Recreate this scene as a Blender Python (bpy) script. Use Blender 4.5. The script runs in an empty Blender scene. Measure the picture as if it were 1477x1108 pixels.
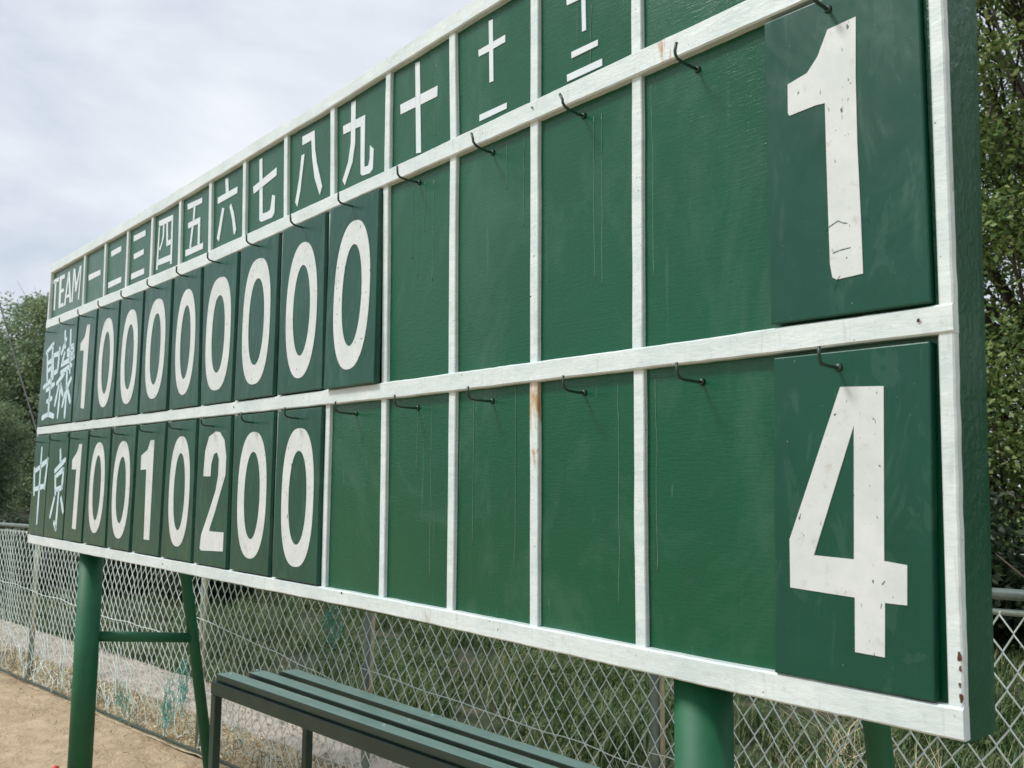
import bpy, bmesh, math, random
import numpy as np
from mathutils import Vector, Matrix, noise as mnoise
from mathutils.geometry import tessellate_polygon
random.seed(7); rng = np.random.default_rng(7)
sc = bpy.context.scene
COL = sc.collection
R = math.radians
# ------------------------------------------------------------------ camera
cam_d = bpy.data.cameras.new('camera'); cam = bpy.data.objects.new('camera', cam_d); COL.objects.link(cam)
cam.matrix_world = (Matrix.Translation((1.3137, -1.5263, 1.7)) @ Matrix.Rotation(R(48.6998), 4, 'Z')
                    @ Matrix.Rotation(R(90+6.0361), 4, 'X') @ Matrix.Rotation(R(0.4759), 4, 'Z'))
cam_d.sensor_width = 36; cam_d.lens = 1320/1477*36
cam_d.clip_start = .05; cam_d.clip_end = 800
cam_d.dof.use_dof = True; cam_d.dof.focus_distance = 2.6; cam_d.dof.aperture_fstop = 8.0
sc.camera = cam
# ------------------------------------------------------------------ world + sun (veiled sun, high in front of the board to the left)
SUN_EL, SUN_AZ = R(50), R(236)          # azimuth measured from +x, counter-clockwise
w = bpy.data.worlds.new('World'); sc.world = w; w.use_nodes = True
nt = w.node_tree; N = nt.nodes; L = nt.links; N.clear()
out = N.new('ShaderNodeOutputWorld'); bg = N.new('ShaderNodeBackground')
sky = N.new('ShaderNodeTexSky'); sky.sky_type = 'NISHITA'; sky.sun_disc = False
sky.sun_elevation = SUN_EL; sky.sun_rotation = R(90)-SUN_AZ
tc = N.new('ShaderNodeTexCoord'); mp = N.new('ShaderNodeMapping'); mp.inputs['Scale'].default_value = (1, 1, 2.4); mp.inputs['Location'].default_value = (8, 2, 3)
n1 = N.new('ShaderNodeTexNoise'); n1.inputs['Scale'].default_value = 2.9; n1.inputs['Detail'].default_value = 6; n1.inputs['Roughness'].default_value = .52; n1.inputs['Distortion'].default_value = .25
cr = N.new('ShaderNodeValToRGB'); cr.color_ramp.elements[0].position = .33; cr.color_ramp.elements[0].color = (5.3, 5.95, 6.9, 1)
cr.color_ramp.elements[1].position = .62; cr.color_ramp.elements[1].color = (8.7, 9.0, 9.4, 1)
mx = N.new('ShaderNodeMix'); mx.data_type = 'RGBA'; mx.inputs[0].default_value = .9
L.new(tc.outputs['Generated'], mp.inputs[0]); L.new(mp.outputs[0], n1.inputs['Vector']); L.new(n1.outputs['Fac'], cr.inputs[0])
L.new(sky.outputs[0], mx.inputs[6]); L.new(cr.outputs[0], mx.inputs[7]); L.new(mx.outputs[2], bg.inputs[0])
bg.inputs[1].default_value = .057
L.new(bg.outputs[0], out.inputs[0])
sd = bpy.data.lights.new('sun', 'SUN'); sd.energy = 1.5; sd.angle = R(12); sd.color = (1, .975, .93)
so = bpy.data.objects.new('sun', sd); COL.objects.link(so)
sdir = Vector((math.cos(SUN_AZ)*math.cos(SUN_EL), math.sin(SUN_AZ)*math.cos(SUN_EL), math.sin(SUN_EL)))
so.rotation_euler = sdir.to_track_quat('Z', 'Y').to_euler(); so.location = sdir*30
sc.view_settings.view_transform = 'Standard'; sc.view_settings.look = 'None'
sc.view_settings.exposure = 1.0; sc.view_settings.gamma = 1; sc.view_settings.use_curve_mapping = False
sc.render.engine = 'CYCLES'; sc.cycles.max_bounces = 6; sc.cycles.use_denoising = True
# ------------------------------------------------------------------ materials
class Mat:
    def __init__(s, name, rough=.5, metal=0., ior=1.5, coat=0.):
        s.m = bpy.data.materials.new(name); s.m.use_nodes = True; s.t = s.m.node_tree
        s.b = s.t.nodes['Principled BSDF']; s.b.inputs['Roughness'].default_value = rough
        s.b.inputs['Metallic'].default_value = metal; s.b.inputs['IOR'].default_value = ior
        s.b.inputs['Coat Weight'].default_value = coat; s.b.inputs['Coat Roughness'].default_value = .12
        s.co = s.t.nodes.new('ShaderNodeTexCoord')
    def n(s, k): return s.t.nodes.new('ShaderNode'+k)
    def l(s, a, b): s.t.links.new(a, b)
    def noise(s, scale, detail=4, rough=.55, stretch=(1, 1, 1), dist=0., world=True):
        m = s.n('Mapping'); m.inputs['Scale'].default_value = stretch
        if world:
            g = s.n('NewGeometry'); s.l(g.outputs['Position'], m.inputs[0])
        else: s.l(s.co.outputs['Object'], m.inputs[0])
        x = s.n('TexNoise'); x.inputs['Scale'].default_value = scale; x.inputs['Detail'].default_value = detail
        x.inputs['Roughness'].default_value = rough; x.inputs['Distortion'].default_value = dist
        s.l(m.outputs[0], x.inputs['Vector']); return x.outputs['Fac']
    def ramp(s, fac, stops):
        r = s.n('ValToRGB'); e = r.color_ramp.elements
        e[0].position, e[0].color = stops[0][0], (*stops[0][1], 1); e[1].position, e[1].color = stops[-1][0], (*stops[-1][1], 1)
        for p, c in stops[1:-1]:
            q = e.new(p); q.color = (*c, 1)
        s.l(fac, r.inputs[0]); return r.outputs[0]
    def mask(s, fac, a, b):
        r = s.n('MapRange'); r.inputs[1].default_value = a; r.inputs[2].default_value = b; s.l(fac, r.inputs[0]); return r.outputs[0]
    def mix(s, fac, a, b, mode='MIX'):
        m = s.n('Mix'); m.data_type = 'RGBA'; m.blend_type = mode
        if isinstance(fac, float): m.inputs[0].default_value = fac
        else: s.l(fac, m.inputs[0])
        for i, v in ((6, a), (7, b)):
            if isinstance(v, tuple): m.inputs[i].default_value = (*v, 1)
            else: s.l(v, m.inputs[i])
        return m.outputs[2]
    def math(s, op, a, b):
        m = s.n('Math'); m.operation = op
        for i, v in ((0, a), (1, b)):
            if isinstance(v, (int, float)): m.inputs[i].default_value = v
            else: s.l(v, m.inputs[i])
        return m.outputs[0]
    def color(s, c):
        if isinstance(c, tuple): s.b.inputs['Base Color'].default_value = (*c, 1)
        else: s.l(c, s.b.inputs['Base Color'])
        return s
    def rough(s, f, a, b): s.l(s.mask_out(f, a, b), s.b.inputs['Roughness'])
    def mask_out(s, fac, a, b):
        r = s.n('MapRange'); r.inputs[1].default_value = .3; r.inputs[2].default_value = .7; r.inputs[3].default_value = a; r.inputs[4].default_value = b; s.l(fac, r.inputs[0]); return r.outputs[0]
    def zpos(s):
        g = s.n('NewGeometry'); x = s.n('SeparateXYZ'); s.l(g.outputs['Position'], x.inputs[0]); return x.outputs[2]
    def bump(s, pairs):
        prev = None
        for h, st, d in pairs:
            b = s.n('Bump'); b.inputs['Strength'].default_value = st; b.inputs['Distance'].default_value = d; s.l(h, b.inputs['Height'])
            if prev is not None: s.l(prev, b.inputs['Normal'])
            prev = b.outputs[0]
        s.l(prev, s.b.inputs['Normal']); return s
M = {}
def board_paint(name, c1, c2, rl, rh, brush=.5, lump=None):
    a = Mat(name, .35, 0., 1.45)
    big = a.noise(1.7, 5, .6); fine = a.noise(42, 4, .65, (.6, 1, 4.5)); mott = a.noise(9, 6, .65)
    col = a.ramp(big, [(.3, c1), (.7, c2)])
    streak = a.noise(55, 2, .5, (1, 1, .035)); zf = a.noise(2.2, 3)
    sm = a.math('MULTIPLY', a.mask(streak, .66, .72), a.mask(zf, .45, .6))
    col = a.mix(a.math('MULTIPLY', sm, .22), col, (.16, .24, .19))
    dirt = a.noise(23, 6, .7, (1, 1, .25)); col = a.mix(a.math('MULTIPLY', a.mask(dirt, .55, .8), .3), col, (.012, .045, .03))
    chalk = a.mask(a.noise(2.6, 7, .72, (1, 1, .55), .8), .5, .72); col = a.mix(a.math('MULTIPLY', chalk, .3), col, (.10, .20, .15))
    scr = a.mask(a.noise(26, 3, .5, (3, 1, .12), 1.5), .73, .745); col = a.mix(a.math('MULTIPLY', scr, .35), col, (.12, .2, .16))
    a.color(col); a.rough(mott, rl, rh)
    wv = a.noise(3.2, 2, .5); blob = a.noise(120, 3, .5, (1, 1, 1.3))
    a.bump([(wv, .5, .006), (fine, brush, .0016), (blob, .3, .0012)])
    if lump: a.bump([(a.noise(48, 3, .55, (1, 1, .8), .5), .9, lump), (a.noise(170, 3), .5, .001)])
    return a.m
M['board'] = board_paint('green_board_paint', (.002, .074, .032), (.003, .088, .038), .18, .30)
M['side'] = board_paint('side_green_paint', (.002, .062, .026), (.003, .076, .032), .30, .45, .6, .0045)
def plate_mat():
    a = Mat('plate_green', .3, 0., 1.45)
    big = a.noise(3.1, 5, .62); sm = a.noise(11, 6, .7, (1, 1, .45), .6)
    col = a.ramp(big, [(.3, (.001, .053, .032)), (.7, (.003, .072, .043))])
    col = a.mix(a.math('MULTIPLY', a.mask(sm, .56, .75), .32), col, (.10, .19, .16))
    wr = a.mask(a.noise(7, 4, .55, (1.6, 1, .5), 2.2), .6, .615); col = a.mix(a.math('MULTIPLY', wr, .11), col, (.10, .18, .15)); sp = a.noise(160, 2, .5); col = a.mix(a.mask(sp, .74, .78), col, (.2, .26, .22))
    a.color(col); a.rough(sm, .26, .42); a.bump([(a.noise(5, 3, .5, (1, 1, .6), 1.2), .6, .008), (a.noise(220, 2), .1, .0004)])
    return a.m
M['plate'] = plate_mat()
def white_paint(name, rust=.62, chips=True, streak=False):
    a = Mat(name, .45)
    base = a.ramp(a.noise(11, 6, .7, (.5, 1, 1)), [(.35, (.55, .645, .64)), (.65, (.70, .775, .765))])
    gr = a.noise(45, 6, .75); base = a.mix(a.math('MULTIPLY', a.mask(gr, .56, .7), .45), base, (.40, .45, .45))
    if chips:
        ch = a.noise(95, 3, .6, (1, 1, 1)); base = a.mix(a.mask(ch, .71, .73), base, (.05, .09, .07))
    ru = a.math('MULTIPLY', a.mask(a.noise(5.5, 5, .7, (1, 1, .6)), rust, rust+.08), a.mask(a.noise(40, 4, .7, (1.6, 1.6, .35)), .5, .62))
    base = a.mix(ru, base, (.42, .22, .08))
    if streak:
        base = a.mix(a.math('MULTIPLY', a.mask(a.noise(60, 4, .6, (1, 1, .05)), .40, .54), a.mask(a.math('ADD', a.noise(9, 3), a.zpos()), 2.33, 2.55)), base, (.55, .40, .24))
    ds = a.math('MULTIPLY', a.mask(a.noise(70, 4, .6, (1, 1, .12)), .58, .7), .35); base = a.mix(ds, base, (.40, .44, .40))
    a.color(base); a.bump([(a.noise(34, 5, .7, (.35, 1, 1.3)), .7, .0026), (a.noise(150, 3, .5, (.3, 1, 1)), .4, .0008)])
    return a.m
M['white'] = white_paint('white_frame_paint')
M['strip'] = white_paint('white_strip_paint', .66)
M['strip_rust'] = white_paint('rust_streaked_white_paint', .5, True, True)
def tape_mat():
    a = Mat('white_tape', .5)
    b = a.ramp(a.noise(20, 5, .7), [(.35, (.60, .68, .71)), (.7, (.70, .76, .78))])
    b = a.mix(a.math('MULTIPLY', a.mask(a.noise(11, 3, .6, (1, 1, .2)), .68, .74), .7), b, (.55, .36, .20))
    a.color(b); a.bump([(a.noise(60, 3), .2, .0006)]); return a.m
M['tape'] = tape_mat()
def digit_mat():
    a = Mat('white_digit_film', .42)
    b = a.ramp(a.noise(9, 5, .7), [(.35, (.56, .61, .60)), (.7, (.67, .71, .70))])
    b = a.mix(a.mask(a.noise(120, 2, .5, (1, 1, .4), .6), .70, .715), b, (.09, .12, .10)); b = a.mix(a.math('MULTIPLY', a.mask(a.noise(24, 4, .7, (1, 1, 1), .4), .60, .70), .4), b, (.40, .38, .30))
    b = a.mix(a.math('MULTIPLY', a.mask(a.noise(48, 5, .7), .6, .75), .5), b, (.42, .43, .38))
    a.color(b); a.bump([(a.noise(30, 4), .2, .001)]); return a.m
M['digit'] = digit_mat()
def brush_mat():
    a = Mat('pale_brush_paint', .5); a.color(a.ramp(a.noise(30, 5, .7), [(.35, (.46, .62, .68)), (.7, (.62, .75, .80))])); return a.m
M['brush'] = brush_mat()
def simple(name, c1, c2, rough=.5, scale=20, bump=.3, bd=.002, metal=0., st=(1, 1, 1), coat=0.):
    a = Mat(name, rough, metal, coat=coat); a.color(a.ramp(a.noise(scale, 5, .65, st), [(.33, c1), (.67, c2)]))
    a.bump([(a.noise(scale*2.5, 4, .6, st), bump, bd)]); return a.m
M['hook'] = simple('hook_green_steel', (.010, .035, .024), (.02, .06, .04), .4, 90)
M['post'] = simple('green_post_paint', (.004, .088, .036), (.006, .118, .048), .6, 7, .35, .002)
M['bench'] = simple('bench_green_slat', (.25, .46, .35), (.35, .58, .46), .32, 16, .25, .001, st=(.3, 1, 1))
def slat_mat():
    # light painted by normal: upward faces pale as if lit, sides dark as shade
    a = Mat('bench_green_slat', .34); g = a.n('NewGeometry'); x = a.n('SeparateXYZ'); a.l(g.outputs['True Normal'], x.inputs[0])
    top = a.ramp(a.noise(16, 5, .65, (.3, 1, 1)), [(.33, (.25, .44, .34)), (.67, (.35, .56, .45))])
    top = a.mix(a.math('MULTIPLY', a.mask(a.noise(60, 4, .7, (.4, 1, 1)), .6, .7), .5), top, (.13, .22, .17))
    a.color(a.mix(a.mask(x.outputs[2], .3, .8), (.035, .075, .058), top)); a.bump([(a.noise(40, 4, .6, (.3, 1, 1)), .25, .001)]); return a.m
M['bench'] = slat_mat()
M['bframe'] = simple('bench_dark_frame', (.016, .040, .030), (.030, .058, .042), .45, 12, .3, .001)
M['wire'] = simple('galvanised_wire', (.66, .80, .77), (.80, .91, .88), .3, 30, .1, .0005, .1)
M['fpost'] = simple('fence_post_paint', (.16, .22, .19), (.30, .36, .31), .5, 14, .4, .002)
M['toprail'] = simple('dull_rail_paint', (.09, .13, .12), (.17, .22, .20), .5, 14, .3, .002)
M['pole'] = simple('pale_yellow_pole', (.42, .38, .24), (.58, .53, .36), .5, 22, .3, .001)
M['net'] = simple('teal_net', (.03, .26, .22), (.06, .38, .33), .6, 30)
M['vine'] = simple('dry_vine', (.10, .085, .05), (.24, .20, .12), .8, 30)
M['bark'] = simple('bark', (.035, .026, .018), (.10, .078, .055), .9, 6, .8, .02, st=(1, 1, .3))
M['concrete'] = simple('concrete', (.36, .31, .25), (.56, .49, .40), .85, 9, .5, .004)
M['cable'] = simple('black_cable', (.012, .012, .012), (.03, .03, .03), .6)
M['red'] = simple('red_plastic', (.55, .03, .02), (.65, .05, .04), .4)
M['rust'] = simple('rust', (.02, .010, .006), (.14, .05, .02), .9, 60)
M['drip'] = simple('faded_paint_drip', (.09, .20, .14), (.15, .27, .20), .35, 40)
def dirt_mat():
    a = Mat('dirt', .95)
    c = a.ramp(a.noise(1.6, 7, .65), [(.3, (.38, .275, .165)), (.5, (.49, .365, .23)), (.72, (.58, .45, .30))])
    c = a.mix(a.math('MULTIPLY', a.mask(a.noise(42, 5, .75), .55, .75), .5), c, (.22, .155, .10))
    a.color(c); a.bump([(a.noise(8, 6, .68, (1, 1, 1), .6), 1., .06), (a.noise(70, 5, .7), .6, .006)]); return a.m
M['dirt'] = dirt_mat()
def soil_mat():
    a = Mat('grass_soil', .95)
    c = a.ramp(a.noise(3.5, 6, .7), [(.32, (.014, .026, .010)), (.5, (.028, .042, .016)), (.68, (.10, .075, .05))])
    a.color(c); a.bump([(a.noise(25, 5, .7), .8, .02)]); return a.m
M['soil'] = soil_mat()
M['straw_soil'] = simple('straw_soil', (.46, .37, .23), (.68, .58, .40), .95, 30, .8, .01)
def leaf_mat(name, cols, rough=.5, trans=.4):
    a = Mat(name, rough); g = a.n('NewGeometry')
    n_ = a.noise(.9, 4, .6, world=True)
    f = a.math('ADD', a.math('MULTIPLY', g.outputs['Random Per Island'], .55), a.math('MULTIPLY', n_, .5))
    k = len(cols); c = a.ramp(f, [(.2+.6*i/(k-1), cc) for i, cc in enumerate(cols)])
    a.color(c)
    t = a.n('BsdfTranslucent'); a.l(c, t.inputs[0]); ms = a.n('MixShader'); ms.inputs[0].default_value = trans
    o = a.t.nodes['Material Output']; a.l(a.b.outputs[0], ms.inputs[1]); a.l(t.outputs[0], ms.inputs[2]); a.l(ms.outputs[0], o.inputs[0])
    return a.m
M['leaf'] = leaf_mat('leaf_green', [(.04, .09, .024), (.12, .205, .055), (.25, .35, .11), (.40, .45, .19)])
M['leaf_far'] = leaf_mat('leaf_far', [(.07, .125, .085), (.13, .21, .12), (.22, .32, .16), (.36, .42, .21)])  # haze put into the colour: darks lifted and bluer than the near leaves
M['leaf_dark'] = leaf_mat('leaf_dark', [(.012, .026, .012), (.022, .045, .018), (.04, .07, .025)])
M['grass'] = leaf_mat('grass_blade', [(.025, .065, .018), (.055, .12, .032), (.11, .18, .055), (.27, .27, .14)], .55, .3)
M['weed'] = leaf_mat('weed_leaf', [(.03, .07, .016), (.07, .13, .03), (.12, .18, .05)], .5, .3)
M['straw'] = leaf_mat('dry_straw', [(.38, .29, .16), (.64, .54, .35), (.80, .72, .52)], .8, .1)
# ------------------------------------------------------------------ object helpers
def tag(o, label=None, cat=None, group=None, kind=None):
    for k, v in (('label', label), ('category', cat), ('group', group), ('kind', kind)):
        if v: o[k] = v
    return o
def empty(name, loc=(0, 0, 0), rot=(0, 0, 0)):
    o = bpy.data.objects.new(name, None); COL.objects.link(o); o.location = loc; o.rotation_euler = rot; o.empty_display_size = .1
    return o
def mesh_obj(name, me, mat, parent=None, smooth=False):
    if mat and not me.materials: me.materials.append(mat)
    if smooth: me.shade_smooth()
    o = bpy.data.objects.new(name, me); COL.objects.link(o)
    if parent: o.parent = parent
    return o
def pyd(name, v, f, mat, parent=None, smooth=False):
    me = bpy.data.meshes.new(name); me.from_pydata([tuple(p) for p in v], [], f); me.update()
    return mesh_obj(name, me, mat, parent, smooth)
def bm_obj(name, bm, mat, parent=None, smooth=False, bevel=0., seg=2):
    if bevel:
        bmesh.ops.bevel(bm, geom=bm.edges[:], offset=bevel, segments=seg, affect='EDGES', profile=.6)
    bmesh.ops.recalc_face_normals(bm, faces=bm.faces[:])
    me = bpy.data.meshes.new(name); bm.to_mesh(me); bm.free()
    return mesh_obj(name, me, mat, parent, smooth)
def add_hex(bm, p8):   # bottom 4 (ccw), top 4
    v = [bm.verts.new(p) for p in p8]
    for f in ((3, 2, 1, 0), (4, 5, 6, 7), (0, 1, 5, 4), (1, 2, 6, 5), (2, 3, 7, 6), (3, 0, 4, 7)): bm.faces.new([v[i] for i in f])
    return v
def add_box(bm, x0, x1, y0, y1, z0, z1):
    return add_hex(bm, [(x0, y0, z0), (x1, y0, z0), (x1, y1, z0), (x0, y1, z0), (x0, y0, z1), (x1, y0, z1), (x1, y1, z1), (x0, y1, z1)])
def tube_arrays(path, r, n=8, cap=True):
    """vertices / faces of a tube along a polyline"""
    P = [Vector(p) for p in path]; V = []; F = []; rr = r if isinstance(r, (list, tuple)) else [r]*len(P)
    up = Vector((0, 0, 1)); prev = None
    for i, p in enumerate(P):
        t = (P[min(i+1, len(P)-1)]-P[max(i-1, 0)]).normalized()
        if prev is None:
            a = up if abs(t.z) < .9 else Vector((1, 0, 0)); u = t.cross(a).normalized()
        else: u = (prev-t*prev.dot(t)).normalized()
        prev = u; v = t.cross(u)
        for k in range(n):
            an = 2*math.pi*k/n; V.append(p+(u*math.cos(an)+v*math.sin(an))*rr[i])
    for i in range(len(P)-1):
        for k in range(n):
            a = i*n+k; b = i*n+(k+1) % n; F.append((a, b, b+n, a+n))
    if cap: F.append(tuple(range(n-1, -1, -1))); F.append(tuple(range((len(P)-1)*n, len(P)*n)))
    return V, F
def tube(name, path, r, mat, parent=None, n=12, smooth=True):
    V, F = tube_arrays(path, r, n); return pyd(name, V, F, mat, parent, smooth)
class Acc:
    def __init__(s): s.V = []; s.F = []
    def add(s, V, F):
        b = len(s.V); s.V += [tuple(v) for v in V]; s.F += [tuple(i+b for i in f) for f in F]
    def obj(s, name, mat, parent=None, smooth=False): return pyd(name, s.V, s.F, mat, parent, smooth)
def np_mesh(name, V, Fq, mat, parent=None, smooth=False):
    """fast mesh from numpy verts (n,3) and equal-length faces (m,k)"""
    me = bpy.data.meshes.new(name); m, k = Fq.shape
    me.vertices.add(len(V)); me.vertices.foreach_set('co', V.astype(np.float32).ravel())
    me.loops.add(m*k); me.loops.foreach_set('vertex_index', Fq.astype(np.int32).ravel())
    me.polygons.add(m); me.polygons.foreach_set('loop_start', np.arange(0, m*k, k, dtype=np.int32))
    me.update(calc_edges=True); me.validate()
    return mesh_obj(name, me, mat, parent, smooth)
def lerp(tab, x):
    xs, ys = zip(*tab); return float(np.interp(x, xs, ys))
def flat_poly(acc, loops, y, th=.0015):
    """a flat cut-out: loops of (x,z), front face at y-th, rim back to y"""
    ls = [[Vector((a, 0, b)) for a, b in lp] for lp in loops]
    tri = tessellate_polygon([[Vector((p.x, p.z, 0)) for p in lp] for lp in ls])
    fl = [p for lp in ls for p in lp]; n = len(fl)
    V = [(p.x, y-th, p.z) for p in fl]+[(p.x, y, p.z) for p in fl]
    F = []
    for t in tri:
        a, b, c = [fl[i] for i in t]
        nrm = (b.x-a.x)*(c.z-a.z)-(b.z-a.z)*(c.x-a.x)
        F.append(tuple(t) if nrm > 0 else tuple(reversed(t)))
    s = 0
    for lp in ls:
        k = len(lp)
        for i in range(k): F.append((s+i, s+(i+1) % k, n+s+(i+1) % k, n+s+i))
        s += k
    acc.add(V, F)
def stroke(acc, pts, w, y, th=.0012):
    """brush stroke: tapered ribbon with rounded ends along (x,z) points"""
    P = [Vector((a, b)) for a, b in pts]; Q = []
    for i in range(len(P)-1):
        for t in np.linspace(0, 1, 6)[:-1]: Q.append(P[i].lerp(P[i+1], float(t)))
    Q.append(P[-1]); Lh = []; Rh = []; m = len(Q)-1
    for i, q in enumerate(Q):
        t = (Q[min(i+1, m)]-Q[max(i-1, 0)]).normalized(); nn = Vector((-t.y, t.x)); s = i/m
        ww = w*.5*(1.15-.45*math.sin(math.pi*s)+.14*math.sin(9*s+w*900))*(1 if 0 < i < m else .55)
        e = t*(w*.2)*(-1 if i == 0 else 1 if i == m else 0)
        Lh.append(tuple(q+nn*ww+e)); Rh.append(tuple(q-nn*ww+e))
    flat_poly(acc, [Lh+Rh[::-1]], y, th)
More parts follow.
